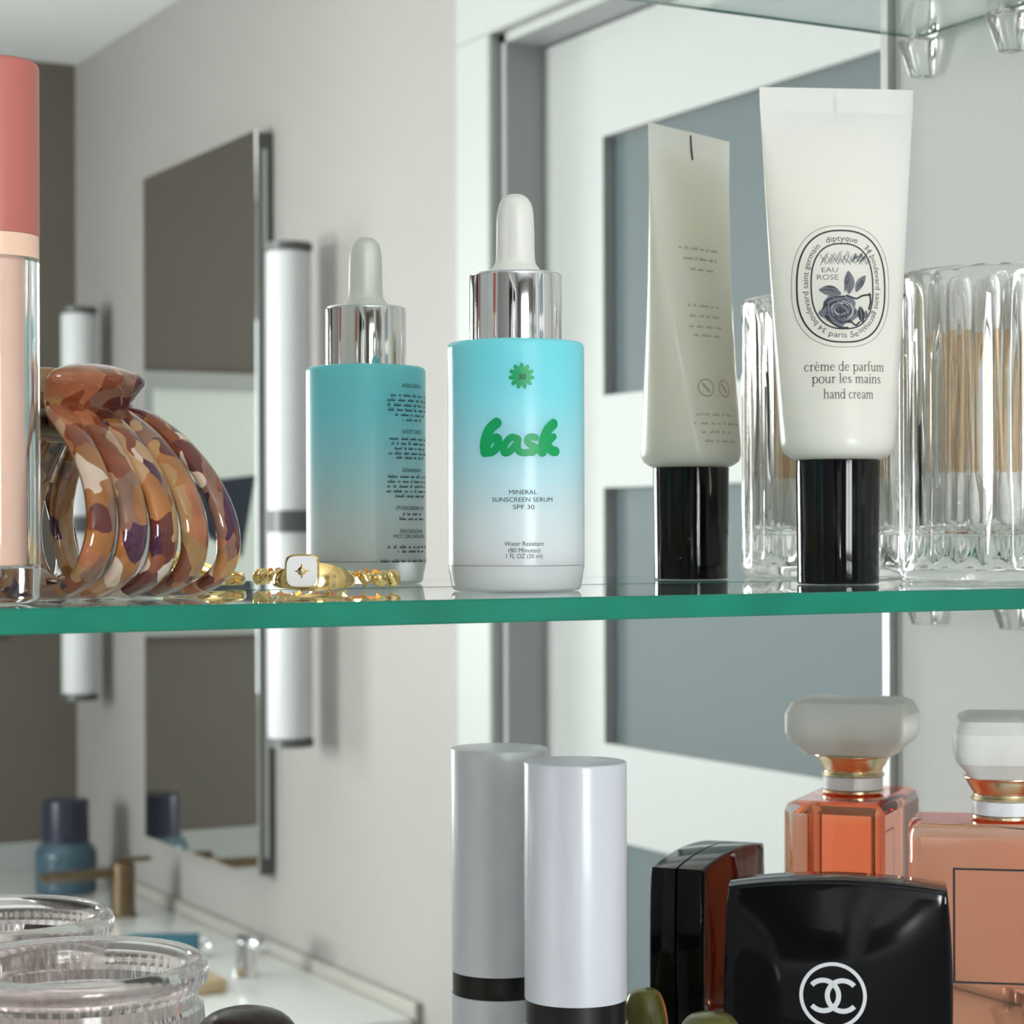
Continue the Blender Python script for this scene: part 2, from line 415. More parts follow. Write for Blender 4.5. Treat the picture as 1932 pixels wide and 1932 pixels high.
# vanity counter along the east wall
ZK = .836
t = thing('vanity_counter', 'white vanity counter running along the wall under the wall mirror', 'counter', (XA, yr(3.46), 0))
ky0, ky1 = YS + .013 - yr(3.46), yr(2.679) - yr(3.46)
bm = bmesh.new(); box(bm, -.50, -.013, ky0, ky1, ZK - .035, ZK, .006); obj('countertop', bm, M['counter'], t)
bm = bmesh.new(); box(bm, XA - .012, XA - .0005, YS + .013, yr(2.679), ZK - .035, ZK + .019, .003); struct('trim_3', bm, M['beige'])
bm = bmesh.new(); box(bm, -.47, -.002, ky0, ky1 - .03, .08, ZK - .036); obj('cabinet_body', bm, M['trim'], t, False)
for k in range(3):
    bm = bmesh.new(); a = ky0 + .02 + k * .5; box(bm, -.488, -.471, a, a + .48, .11, ZK - .06, .003); dd = obj('door', bm, M['trim'], t)
    bm = bmesh.new(); box(bm, -.512, -.489, a + .40, a + .415, .55, .68, .004); obj('handle', bm, M['brass'], dd)
# mirrored wall cabinet
t = thing('mirrored_wall_cabinet', 'tall frameless mirrored wall cabinet between the two bar sconces', 'cabinet', (XA, yr(3.4735), .956))
mx0, my0, my1, mh = 1.2813 - XA, yr(3.744) - yr(3.4735), yr(3.203) - yr(3.4735), 1.181
bm = bmesh.new(); box(bm, mx0 + .006, -.001, my0 + .004, my1 - .004, .004, mh - .004); obj('body', bm, M['darkframe'], t, False)
bm = bmesh.new(); box(bm, mx0, mx0 + .005, my0, my1, 0, mh, .0015, 1); obj('mirror_door', bm, M['mirror'], t, False)
bm = bmesh.new(); box(bm, mx0 + .012, -.012, my1 - .004, my1 - .001, .03, mh - .03); obj('side_strip', bm, M['greystrip'], t, False)
# two bar sconces
def sconce(yv, label):
    t = thing('wall_sconce', label, 'wall light', (1.25, yr(yv), 1.183), 0, 'bar sconces beside the wall mirror')
    H = .747; r = .033
    bm = lathe(fillet([(0, .012), (r, .012), (r, H - .012), (0, H - .012)], [0, .004, .004, 0]), 32); obj('diffuser', bm, M['opal'], t)
    for z in (0, H - .012):
        bm = lathe([(0, z), (r + .002, z), (r + .002, z + .012), (0, z + .012)], 32); obj('end_cap', bm, M['darkframe'], t)
    bm = lathe([(r + .0005, .318), (r + .003, .318), (r + .003, .350), (r + .0005, .350)], 32, True); obj('centre_band', bm, M['darkframe'], t)
    bm = bmesh.new(); box(bm, .02, XA - 1.25 - .001, -.025, .025, .29, .378, .004); obj('wall_bracket', bm, M['darkframe'], t)
    return t
sconce(2.995, 'white bar sconce nearer the door, right of the wall mirror')
sconce(4.03, 'white bar sconce in the corner by the taupe wall, left of the wall mirror')
# picture on the taupe wall (seen in the wall mirror)
t = thing('framed_picture', 'pale framed picture with a dark navy triangle on the taupe wall', 'picture', (.84, YS, 1.29))
bm = bmesh.new()
for a in ((-.29, .29, 0, .035), (-.29, .29, .505, .54), (-.29, -.255, .035, .505), (.255, .29, .035, .505)): box(bm, a[0], a[1], .001, .022, a[2], a[3])
obj('frame', bm, M['trim'], t, False)
bm = bmesh.new(); box(bm, -.255, .255, .002, .010, .035, .505); obj('print', bm, M['print'], t, False)
bm = bmesh.new()
A = [(.03, .33), (.20, .31), (.13, .20), (.06, .16)]
lo = [bm.verts.new((x, .011, z)) for x, z in A]; hi = [bm.verts.new((x, .0125, z)) for x, z in A]
bm.faces.new(lo); bm.faces.new(hi)
for k in range(4): bm.faces.new((lo[k], lo[(k + 1) % 4], hi[(k + 1) % 4], hi[k]))
obj('navy_shape', bm, M['navy'], t, False)
# things on the counter
t = thing('lotion_bottle', 'blue bottle with a tall navy cap standing on the white counter', 'bottle', (1.1925, yr(3.932), ZK))
bm = lathe(fillet([(0, 0), (.056, 0), (.057, .076), (.043, .094), (0, .094)], [0, .006, .008, 0, 0]), 40); obj('body', bm, M['bluebottle'], t)
bm = lathe(fillet([(0, .0945), (.043, .0945), (.042, .172), (0, .172)], [0, 0, .004, 0]), 40); obj('cap', bm, M['navy'], t)
t = thing('brass_faucet', 'dark brass single faucet with a straight spout on the counter', 'faucet', (1.205, yr(3.64), ZK))
bm = lathe(fillet([(0, 0), (.027, 0), (.021, .006), (.021, .092), (0, .092)], [0, .002, 0, .004, 0]), 28); obj('body', bm, M['brass'], t)
bm = bmesh.new(); box(bm, -.145, -.015, -.013, .013, .068, .084, .004); obj('spout', bm, M['brass'], t)
bm = bmesh.new(); box(bm, -.01, .05, -.006, .006, .093, .101, .002); obj('lever', bm, M['brass'], t)
t = thing('cleanser_tube', 'deep teal tube with a silver end lying on the counter', 'tube', (1.19, yr(3.22), ZK + .021), R(200))
bm = lathe(fillet([(0, 0), (.018, 0), (.020, .10), (.004, .15), (0, .15)], [0, .003, 0, 0, 0]), 28); bm.transform(Matrix.Rotation(R(90), 4, 'Y')); obj('body', bm, M['teal'], t)
bm = lathe(fillet([(0, -.022), (.016, -.022), (.018, -.001), (0, -.001)], [0, .003, 0, 0]), 28); bm.transform(Matrix.Rotation(R(90), 4, 'Y')); obj('cap', bm, M['chrome'], t)
t = thing('tap_handle', 'small chrome lever tap handle beside the teal tube', 'faucet handle', (1.20, yr(3.05), ZK))
bm = lathe(fillet([(0, 0), (.02, 0), (.013, .03), (.012, .055), (0, .055)], [0, .002, 0, .003, 0]), 24); obj('base', bm, M['chrome'], t)
bm = bmesh.new(); box(bm, -.012, .012, -.01, .075, .052, .064, .004); obj('lever', bm, M['chrome'], t)
bm = bmesh.new(); box(bm, -.035, .035, -.05, .05, 0, .022, .008, 3)
o = obj('soap_bar', bm, M['soap']); tag(o, 'tan bar of soap on the counter in front of the chrome handle', 'soap'); o.location = (1.10, yr(3.0), ZK)

# ------------------------------------------------------------------ the medicine cabinet
ZS = -0.0138                                 # top of the middle shelf, relative to the lens
ZL = -0.150                                  # top of the lower shelf
ZU = 0.1677                                  # underside of the upper shelf
t = thing('medicine_cabinet', 'open white medicine cabinet with a mirrored back holding glass shelves', 'cabinet', (0, YM, CZ0))
L = lambda z: z - CZ0
bm = bmesh.new(); box(bm, CX0 + .0005, CX1 - .0005, 0, .005, .0005, CZ1 - CZ0 - .0005); obj('mirror_back', bm, M['mirror'], t, False)
bm = bmesh.new(); box(bm, CX0, CX1, .0055, .012, 0, CZ1 - CZ0); obj('back_panel', bm, M['cab'], t, False)
yf = YN - YM - .004
for (a, b_) in ((CX0 - .0115, CX0), (CX1, CX1 + .0115)):
    bm = bmesh.new(); box(bm, a, b_, yf, .012, 0, CZ1 - CZ0); obj('side_panel', bm, M['cab'], t, False)
for (a, b_) in ((-.0115, 0), (CZ1 - CZ0, CZ1 - CZ0 + .0115)):
    bm = bmesh.new(); box(bm, CX0 - .0115, CX1 + .0115, yf, .012, a, b_); obj('panel', bm, M['cab'], t, False)
for (a, b_) in ((CX1 - .0034, CX1 + .0115), (CX0 - .0115, CX0 + .0034)):
    bm = bmesh.new(); box(bm, a, b_, yf - .004, yf - .0002, -.0115, CZ1 - CZ0 + .0115); obj('front_trim', bm, M['steel'], t, False)
def clip_bm():
    bm = bmesh.new(); box(bm, -.0105, 0, -.0045, .0045, -.013, 0, .001)
    for v in bm.verts:
        if v.co.z < -.006: v.co.x = v.co.x * .62; v.co.y *= .7
    box(bm, -.004, 0, -.0055, .0055, 0.0001, .009, .001); return bm
for zu in (ZS - .005, ZU, ZL - .005):
    for y in (.3995, .444):
        c = obj('shelf_clip', clip_bm(), M['plastic'], t); c.location = (CX1 - .0002, y - YM, L(ZC + zu) - .0001)
def shelf(z0, label):
    bm = bmesh.new(); box(bm, CX0 + .0045, CX1 - .0045, -.0938, -.0020, 0, .005, .0004, 1)
    bm.faces.ensure_lookup_table(); bmesh.ops.recalc_face_normals(bm, faces=bm.faces[:])
    for f in bm.faces: f.material_index = 0 if abs(f.normal.z) > .9 else 1
    o = obj('glass_shelf', bm, [M['shelf'], M['edge']], None, False)
    tag(o, label, 'shelf', 'glass shelves of the cabinet'); o.location = (0, YM, ZC + z0); return o
shelf(ZS - .005, 'clear glass shelf with a green edge carrying the serum bottle and hand cream')
shelf(ZU, 'upper glass shelf along the top of the photo, carrying nothing in view')
shelf(ZL - .005, 'lower glass shelf carrying the black compact, jar and perfume')
ZSW, ZLW = ZC + ZS, ZC + ZL

# ------------------------------------------------------------------ serum bottle
def cyl(Rr, phi0=0., z0=0.): return lambda u, v: ((Rr) * math.sin(u / Rr + phi0), -(Rr) * math.cos(u / Rr + phi0), z0 + v)
x, y = place(974, .512)
sb = thing('serum_bottle', 'turquoise fading glass dropper bottle of sunscreen serum with a silver collar', 'bottle', (x, y, ZSW), -ALPHA + R(5))
RB = .0161; HB = .0583; S1 = 4100 / .497
bm = lathe(fillet([(0, .0061), (RB, .0061), (RB, HB), (.0112, HB), (0, HB)], [0, 0, .0014, 0, 0]), 72); obj('glass_body', bm, M['bottle'], sb)
bm = lathe(fillet([(0, .0001), (RB - .001, .0001), (RB, .006), (0, .006)], [0, .0012, 0, 0]), 72); obj('glass_base', bm, M['frostbase'], sb)
RCo = .01086
bm = lathe(fillet([(0, HB + .0001), (RCo, HB + .0001), (RCo, HB + .0163), (0, HB + .0163)], [0, .0003, .0009, 0]), 72); obj('collar', bm, M['chrome'], sb)
zb = HB + .0164
bm = lathe(cat([(0, zb), (.0060, zb), (.0056, zb + .0012), (.0047, zb + .003), (.0045, zb + .009), (.0043, zb + .0140), (.0036, zb + .0168), (.002, zb + .0184), (0, zb + .0188)], 5), 48)
obj('dropper_bulb', bm, M['bulb'], sb)
def v_(py): return -(py - 1003.) / S1 - ZS      # photo row on the front of the bottle -> height above the shelf
def u_(px): return (px - 985.) / S1
sh = []
fl = []
for k in range(132):
    a = 2 * PI * k / 132; r = 15.5 + 9.5 * abs(math.cos(5.5 * a)) ** .8
    fl.append((u_(984 + r * math.sin(a)), v_(709 - r * math.cos(a))))
decal('sun_emblem', [(*fan(fl, rings=3), 0)], cyl(RB + .00006), [M['green']], sb)
decal('emblem_number', [(*text2d('30', width=14 / S1, centre=(u_(985), v_(710))), 0)], cyl(RB + .00012), [M['ink']], sb)
def zz_(pts): return cat([(u_(820 + a / 3.864), v_(620 + b / 3.864)) for a, b in pts], 6)
k_ = 1 / 3.864 / S1
rz_ = lambda p, wd: ribbon(p, wd * 1.12)
logo = [rz_(zz_([(448, 684), (402, 722), (368, 780), (354, 840), (358, 894)]), 70 * k_),
        rz_(zz_([(366, 898), (410, 896), (450, 862), (462, 808), (448, 790), (420, 800)]), 54 * k_),
        rz_(zz_([(420, 800), (396, 828), (380, 862)]), 34 * k_),
        rz_(zz_([(600, 800), (560, 790), (520, 826), (500, 880), (512, 904), (548, 892), (590, 842), (606, 812)]), 46 * k_),
        rz_(zz_([(606, 806), (600, 852), (612, 890), (650, 902), (700, 898)]), 48 * k_),
        rz_(zz_([(738, 792), (700, 786), (676, 806), (690, 838), (728, 858), (738, 882), (710, 902)]), 46 * k_),
        rz_(zz_([(882, 690), (838, 730), (808, 790), (794, 850), (788, 894)]), 68 * k_),
        rz_(zz_([(806, 858), (836, 830), (866, 796), (884, 784)]), 46 * k_),
        rz_(zz_([(806, 862), (846, 868), (872, 888), (902, 890)]), 62 * k_)]
decal('brand_lettering', [(*s, 0) for s in logo], cyl(RB + .00006), [M['green']], sb)
rows_ = [('MINERAL', 959.8, 1013, 927.5), ('SUNSCREEN SERUM', 927, 1045, 941.5), ('SPF 30', 967, 1008, 955.5),
         ('Water Resistant', 950.5, 1026.5, 1024.5), ('(80 Minutes)', 958, 1019, 1037), ('1 FL OZ (30 ml)', 954, 1024, 1048)]
decal('front_print', [(*text2d(s, width=(b - a) / S1, height=8.6 / S1, centre=(u_((a + b) / 2), v_(py))), 0) for s, a, b, py in rows_], cyl(RB + .00006), [M['ink']], sb)
# back print (read in the mirror)
bs = []
def vb(py): return (1096. - py) / (4100 / .587)
heads = [('SUNSCREEN', 728), ('DIRECTIONS', 813), ('WARNINGS', 884.5), ('KEY INGREDIENTS', 954.5), ('BASKSUNCARE', 997), ('BASKSUNCARE.COM', 1006.5)]
for s, py in heads: bs.append(text2d(s, height=.00105, centre=(0, vb(py)), space=1.0))
for a in ((746, 10.5), (755, 11), (764, 11.5), (773, 10.5), (782, 8), (791, 5), (826, 10.5), (835, 9.5), (844, 9), (853, 10.5), (861, 7.5),
          (896, 11), (905, 11.5), (914, 11), (923, 11.3), (932, 8), (965, 5), (974, 7), (1026, 11), (1034, 7), (1052, 14)):
    bs += micro(0, vb(a[0]), a[1] * .00155, .00075, .00048)
decal('back_print', [(*s, 0) for s in bs], cyl(RB + .00006, PI - R(2)), [M['ink']], sb)

# ------------------------------------------------------------------ hand cream tube
x, y = place(1581, .566)
tb = thing('hand_cream_tube', 'cream white tube of hand cream standing on its black cap, oval rose label', 'tube', (x, y, ZSW), -R(22))
Z0, Z1 = .0326, .1290
def tube_ab(z):
    s = min(1, max(0, (z - Z0) / (Z1 - .0065 - Z0)))
    a = .0146 + (.0203 - .0146) * s ** .92
    b = .0142 * (1 - s) ** .8 + .0006
    return a, b
bm = bmesh.new(); rings = []; n = 72
lv = [(Z0 - .0003, .75), (Z0 + .0005, .86), (Z0 + .0014, .94), (Z0 + .003, .99)] + [(Z0 + .005 + (Z1 - .0065 - Z0 - .005) * i / 40, 1) for i in range(41)] + [(Z1 - .006, 1.004), (Z1, 1.012)]
for z, k in lv:
    a, b = tube_ab(z); ring = []
    for i in range(n):
        th = 2 * PI * i / n; ring.append(bm.verts.new((a * k * math.sin(th), -b * k * math.cos(th), z)))
    rings.append(ring)
for A, B in zip(rings[:-1], rings[1:]):
    for i in range(n): bm.faces.new((A[i], A[(i + 1) % n], B[(i + 1) % n], B[i]))
bm.faces.new(rings[0]); bm.faces.new(rings[-1])
obj('tube_body', bm, M['cream'], tb)
bm = lathe(fillet([(0, .0001), (.0106, .0001), (.01095, .0323), (0, .0323)], [0, .0006, .0003, 0]), 72); obj('cap', bm, M['black'], tb)
ST = 4100 / .5545
def tmap(eps, back=False):
    def f(u, v):
        a, b = tube_ab(v); u = u if back else u - .12 * b; q = max(-.98, min(.98, u / a)); yy = b * math.sqrt(1 - q * q) + eps
        return (-u if back else u, yy if back else -yy, v)
    return f
def tu(px): return (px - 1583.) / ST
def tv(py): return -(py - 1004.) / ST - ZS
def oval(hw, hh, p=2.5, n=96, cx=1584.5, cyy=539.5):
    o = []
    for i in range(n):
        a = 2 * PI * i / n; s, c = math.sin(a), math.cos(a)
        o.append((tu(cx + hw * math.copysign(abs(s) ** (2 / p), s)), tv(cyy - hh * math.copysign(abs(c) ** (2 / p), c))))
    return o
sh = [(*ribbon(oval(94, 117), .9 / ST, True), 1), (*ribbon(oval(85, 107.5), 3.2 / ST, True), 0), (*ribbon(oval(59.5, 82), 2.8 / ST, True), 0)]
# words running round the oval
track = oval(70.5, 93, 2.5, 720)
cum = [0.]
for a, b in zip(track, track[1:] + track[:1]): cum.append(cum[-1] + math.hypot(b[0] - a[0], b[1] - a[1]))
LT = cum[-1]
def on_track(s):
    s %= LT; lo, hi = 0, 720
    while hi - lo > 1:
        m = (lo + hi) // 2
        if cum[m] <= s: lo = m
        else: hi = m
    a, b = track[lo], track[(lo + 1) % 720]; f = (s - cum[lo]) / (cum[lo + 1] - cum[lo])
    d = Vector((b[0] - a[0], b[1] - a[1])).normalized()
    return Vector((a[0] + (b[0] - a[0]) * f, a[1] + (b[1] - a[1]) * f)), d
def along(s, centre, length, h, flip=False):
    V, F = text2d(s, width=length, height=h); out = []
    for v in V:
        p, d = on_track(centre * LT + (v.x if not flip else -v.x)); nrm = Vector((-d.y, d.x))
        out.append(p + nrm * (v.y if not flip else -v.y))
    return out, F
sh.append((*along('diptyque', .0, 64 / ST, 11.5 / ST), 1))
sh.append((*along('34 boulevard saint germain', .268, 188 / ST, 11 / ST), 1))
sh.append((*along('34 boulevard saint germain', .738, 186 / ST, 11 / ST), 1))
sh.append((*along('paris 5e', .50, 56 / ST, 11.5 / ST, True), 1))
sh.append((*text2d('EAU', width=31 / ST, height=9.5 / ST, centre=(tu(1560), tv(508))), 2)); sh.append((*text2d('ROSE', width=40 / ST, height=10.5 / ST, centre=(tu(1556), tv(522))), 2))
def tz(pts, n=5): return cat([(tu(1440 + a / 5.083), tv(400 + b / 5.083)) for a, b in pts], n)
def leaf(a, b, wdt, mi, bend=0.):                # pointed leaf between two points
    A, B = Vector(a), Vector(b); d = B - A; nn = Vector((-d.y, d.x)).normalized(); P = []
    for i in range(13): s = i / 12; P.append(A + d * s + nn * (wdt * math.sin(PI * s) ** .8 + bend * math.sin(PI * s)))
    for i in range(11, 0, -1): s = i / 12; P.append(A + d * s + nn * (-wdt * math.sin(PI * s) ** .8 + bend * math.sin(PI * s)))
    q = [(tu(1440 + p.x / 5.083), tv(400 + p.y / 5.083)) for p in P]
    sh.append((*fan(q), mi))
    mid = [A + d * s + nn * bend * math.sin(PI * s) for s in (.05, .3, .6, .95)]
    sh.append((*ribbon(tz([tuple(p) for p in mid], 4), .9 / ST), 3 if mi == 0 else 0))
leaf((790, 790), (790, 555), 52, 2, 8); leaf((745, 775), (800, 560), 16, 0)
leaf((860, 770), (965, 600), 38, 2, -10); leaf((850, 750), (955, 615), 18, 0, 16)
leaf((720, 790), (500, 745), 52, 2, 14); leaf((700, 765), (520, 735), 20, 0, 22)
leaf((900, 900), (920, 1070), 36, 0, 0); leaf((960, 940), (960, 1040), 20, 2, 0)
for cx, cy_, r0, mi in ((695, 945, 182, 2), (700, 955, 140, 0), (690, 965, 104, 2), (700, 975, 62, 0)):   # the bloom: nested petals
    P = []
    for i in range(40):
        a = 2 * PI * i / 40; rr = r0 * (1 + .10 * math.sin(5 * a + r0) + .05 * math.sin(9 * a))
        P.append((tu(1440 + (cx + rr * math.cos(a)) / 5.083), tv(400 + (cy_ + rr * .82 * math.sin(a)) / 5.083)))
    sh.append((*fan(P, rings=3), mi))
for i in range(9):
    a0 = i * 40; r0 = 40 + 11 * i
    P = [(705 + r0 * math.cos(R(a0 + q)), 945 + .8 * r0 * math.sin(R(a0 + q))) for q in range(0, 150, 25)]
    sh.append((*ribbon(tz(P, 3), [2.0 / ST] * (5 * 3 + 1)), 3 if i % 3 else 0))
for P in ([(560, 1000), (610, 1060), (690, 1110), (770, 1115)], [(540, 930), (570, 860), (650, 820), (740, 810)], [(770, 800), (860, 830), (930, 800), (1010, 790)], [(1000, 780), (1010, 850), (990, 930)],
          [(800, 1050), (850, 1090), (890, 1060)], [(640, 1010), (700, 1060), (800, 1060)]): sh.append((*ribbon(tz(P), 3.6 / ST), 0))
for i in range(26):                               # pencil shading of the sky
    xx = 500 + i * 19; y0 = 355 + 50 * abs(math.sin(i * 1.7)) + (20 if i < 3 else 0); ln = 40 + 55 * abs(math.sin(i * 2.3))
    sh.append((*ribbon(tz([(xx, y0 + ln), (xx + ln * .45, y0)], 3), 1.2 / ST, caps=False), 2))
for i in range(24):
    xx = 520 + i * 20; y0 = 400 + 40 * abs(math.sin(i * 1.1)); sh.append((*ribbon(tz([(xx, y0), (xx + 34, y0 + 60)], 3), 1.1 / ST, caps=False), 2))
for i in range(9): sh.append((*ribbon(tz([(830 + i * 14, 470 - (i % 3) * 18), (870 + i * 14, 390 + (i % 4) * 12)], 3), 2.2 / ST, caps=False), 2 if i % 2 else 0))
# serif letters for the product name, drawn as pen strokes (x-height 1)
TH, TN = .17, .085
def stem(x, y0, y1, foot=True, flag=True):
    o = [ribbon([(x, y0), (x, y1)], TH, caps=False)]
    if foot: o.append(ribbon([(x - .2, y0 + .03), (x + .2, y0 + .03)], .06, caps=False))
    if flag: o.append(ribbon([(x - .22, y1 - .10), (x - .02, y1 - .02)], .08, caps=False))
    return o
def curve(pts, wd): 
    P = cat(pts, 5); m = len(P); W = []
    for i in range(m):
        s = i / (m - 1) * (len(wd) - 1); k = min(int(s), len(wd) - 2); W.append(wd[k] + (wd[k + 1] - wd[k]) * (s - k))
    return ribbon(P, W, caps=False)
def bowl(cx, rx=.42, cy_=.5, ry=.5):
    P = [(cx + rx * math.cos(a), cy_ + ry * math.sin(a)) for a in [2 * PI * i / 28 for i in range(28)]]
    return ribbon(P, [TN + (TH - TN) * abs(math.cos(2 * PI * i / 28)) ** 1.5 for i in range(28)], True)
def arch(x0, x1): return [curve([(x0 + .05, .70), (x0 + .28, .93), (x1 - .1, .93), (x1, .66), (x1, .3)], [TN, TN, TH, TH, TH]), *stem(x1, 0, .5, True, False)]
G = {}
G['c'] = ([curve([(.80, .76), (.60, .94), (.32, .90), (.13, .5), (.30, .10), (.58, .05), (.82, .24)], [.15, TN, .13, TH, .13, TN, TN])], .92)
G['e'] = ([curve([(.12, .55), (.80, .60), (.72, .86), (.46, .96), (.16, .72), (.16, .30), (.46, .05), (.84, .24)], [TN, TN, .13, TN, TH, TH, .12, TN])], .95)
G['\u00e8'] = (G['e'][0] + [curve([(.30, 1.42), (.45, 1.28), (.58, 1.16)], [.15, .11, .06])], .95)
G['r'] = (stem(.24, 0, 1) + [curve([(.28, .68), (.46, .93), (.68, .90)], [TN, .10, .18])], .76)
G['n'] = (stem(.24, 0, 1) + arch(.24, .86), 1.12)
G['m'] = (stem(.24, 0, 1) + arch(.24, .82) + arch(.82, 1.40), 1.66)
G['h'] = (stem(.24, 0, 1.55) + arch(.24, .86), 1.12)
G['l'] = (stem(.24, 0, 1.55), .50)
G['i'] = (stem(.24, 0, 1) + [fan([(.24 + .11 * math.cos(a), 1.36 + .11 * math.sin(a)) for a in [2 * PI * k / 12 for k in range(12)]], rings=1)], .50)
G['u'] = ([curve([(.24, .96), (.24, .34), (.36, .08), (.56, .06), (.84, .34)], [TH, TH, .13, TN, TN]), *stem(.86, 0, 1)] + [ribbon([(.02, .9), (.22, .98)], .08, caps=False)], 1.12)
G['o'] = ([bowl(.52)], 1.02)
G['d'] = ([bowl(.48, .36), *stem(.86, 0, 1.55)], 1.10)
G['p'] = ([bowl(.62, .36), *stem(.24, -.5, 1)], 1.10)
G['a'] = ([curve([(.18, .76), (.40, .95), (.66, .84), (.68, .5), (.68, .12), (.86, .04)], [.16, TN, .14, TH, TH, TN]), curve([(.66, .58), (.34, .48), (.14, .24), (.32, .04), (.66, .22)], [TN, TN, TH, .12, TN])], .92)
G['f'] = (stem(.26, 0, 1.2, True, False) + [curve([(.26, 1.1), (.36, 1.45), (.60, 1.52), (.72, 1.42)], [TH, .12, TN, .16]), ribbon([(.04, .93), (.58, .93)], .07, caps=False)], .62)
G['s'] = ([curve([(.66, .78), (.46, .95), (.20, .82), (.26, .60), (.54, .44), (.66, .22), (.42, .04), (.14, .20)], [.13, TN, .13, TH, TH, .13, TN, .14])], .80)
def serif(s, width, xh, cx, base):
    sh_ = []; x = 0
    for ch in s:
        if ch == ' ': x += .55; continue
        g, adv = G[ch]
        for V, F in g: sh_.append(([Vector((v.x + x, v.y)) for v in V], F))
        x += adv + .03
    k = width / x
    return [([Vector((cx - width / 2 + v.x * k, base + v.y * xh)) for v in V], F, 4) for V, F in sh_]
for s, a, b, base in (('cr\u00e8me de parfum', 1511, 1665, 702), ('pour les mains', 1524, 1657.5, 725), ('hand cream', 1544, 1640.5, 754.5)):
    sh += serif(s, (b - a) / ST, 12.2 / ST, tu((a + b) / 2), tv(base))
M['softink'] = mat('soft_black_ink', (.055, .055, .065), .5, noise=.1, nscale=900)
decal('front_label', sh, tmap(.00005), [M['ink'], M['softink'], M['midink'], M['paleink'], M['softink']], tb)
bk = []
for py, cx, wd in ((.0945, -.004, .017), (.0915, -.004, .015), (.0885, -.004, .010), (.078, -.005, .013), (.075, -.005, .012), (.072, -.005, .013), (.0695, -.005, .010),
                   (.0470, -.005, .012), (.0445, -.003, .017), (.0420, -.005, .010), (.0395, -.004, .012)): bk += micro(-cx, py, wd, .0008, .0006)
for cx in (.0005, .0075):
    bk.append(ribbon(arc(cx, .0545, .0024, 0, 360, 20), .0004)); bk.append(ribbon([(cx - .0008, .0535), (cx + .001, .0555)], .0007))
bk = [([Vector((v.x, v.y)) for v in V], F, 0) for V, F in bk]
decal('back_print', bk, tmap(.00006, True), [M['fadedink']], tb)
decal('crimp_mark', [(*ribbon([(.0005, .1208), (.0004, .1255), (.0006, .1280)], .0009, caps=False), 0)], tmap(.00006, True), [M['ink']], tb)

# ------------------------------------------------------------------ tumbler of cotton swabs
x, y = place(1890, .589)
GX, GY = x, y
gt = thing('glass_tumbler', 'fluted clear glass tumbler holding cotton swabs', 'glass', (x, y, ZSW), -ALPHA)
RG, HG = .0276, .0833
def flute(r, z, a):
    if r < .0255 or z < .004 or z > HG - .003: return r
    k = min(1, (z - .004) / .004, (HG - .003 - z) / .004)
    return r - .0015 * k * (.5 + .5 * math.cos(24 * a)) ** .6
prof = fillet([(0, .0002), (RG - .0012, .0002), (RG, .003), (RG, .0041), (RG, .008), (RG, .03), (RG, .055), (RG, HG - .008), (RG, HG - .0031), (RG, HG), (RG - .0022, HG), (RG - .0024, .0125), (0, .0115)],
              [0, .001, 0, 0, 0, 0, 0, 0, 0, .0009, .0009, .003, 0], 3)
obj('glass', lathe(prof, 176, False, flute), M['clear'], gt)
def swab():
    t = thing('cotton_swab', 'cotton swab with a wooden stick standing among the swabs in the tumbler', 'cotton swab', (0, 0, 0), 0, 'cotton swabs in the tumbler')
    L_ = .067
    obj('stick', lathe([(0, .008), (.0011, .008), (.0011, L_ - .008), (0, L_ - .008)], 10), M['stick'], t)
    for k in (0, 1):
        pr = cat([(0, 0), (.0016, .0006), (.0025, .003), (.0025, .008), (.0019, .012), (.0012, .0145)], 3) + [Vector((0, .0146))]
        bm = lathe([tuple(p) for p in pr], 14)
        if k: bm.transform(Matrix.Translation((0, 0, L_)) @ Matrix.Rotation(PI, 4, 'X'))
        obj('cotton_tip', bm, M['cotton'], t)
    return t
proto = swab(); spots = []
for ring_r, cnt in ((.0205, 15), (.0140, 9), (.006, 4)):
    for k in range(cnt): spots.append((ring_r, 2 * PI * (k + .37 * cnt) / cnt))
for i, (rr, a) in enumerate(spots):
    if i == 0: o = proto
    else:
        o = proto.copy(); C.objects.link(o)
        for ch in list(proto.children): c = ch.copy(); C.objects.link(c); c.parent = o
    b0 = Vector((GX + rr * math.sin(a), GY - rr * math.cos(a), ZSW + .0143))
    tw = random.choice((-1, 1)) * random.uniform(.10, .50) if rr > .018 else random.uniform(-.7, .7)
    r2 = min(.0205, rr + random.uniform(-.002, .003)); a2 = a + tw
    b1 = Vector((GX + r2 * math.sin(a2), GY - r2 * math.cos(a2), ZSW + .0143 + .066))
    o.location = b0; o.rotation_mode = 'QUATERNION'; o.rotation_quaternion = Vector((0, 0, 1)).rotation_difference((b1 - b0).normalized())

# ------------------------------------------------------------------ lip gloss tube
x, y = place(-14, .43)
lg = thing('lip_gloss_tube', 'peach lip gloss in a clear tube with a tall coral cap', 'lip gloss', (x, y, ZSW), -ALPHA)
rl = .0093
zt = lambda py: -(py - HZ) * .4207 / FPX - ZS
zc0, zc1, zb1 = zt(430), zt(96), zt(475)
obj('cap', lathe(fillet([(0, zc0), (rl, zc0), (rl, zc1), (0, zc1)], [0, 0, .0012, 0]), 56), M['coral'], lg)
obj('collar_band', lathe([(0, zb1), (rl - .0001, zb1), (rl - .0001, zc0 - .0001), (0, zc0 - .0001)], 56), M['peachband'], lg)
obj('clear_tube', lathe(fillet([(0, .0001), (rl, .0001), (rl, zb1 - .0001), (rl - .0026, zb1 - .0001), (rl - .0026, .007), (0, .007)], [0, .0015, .0004, 0, .001, 0]), 56), M['plastic'], lg)
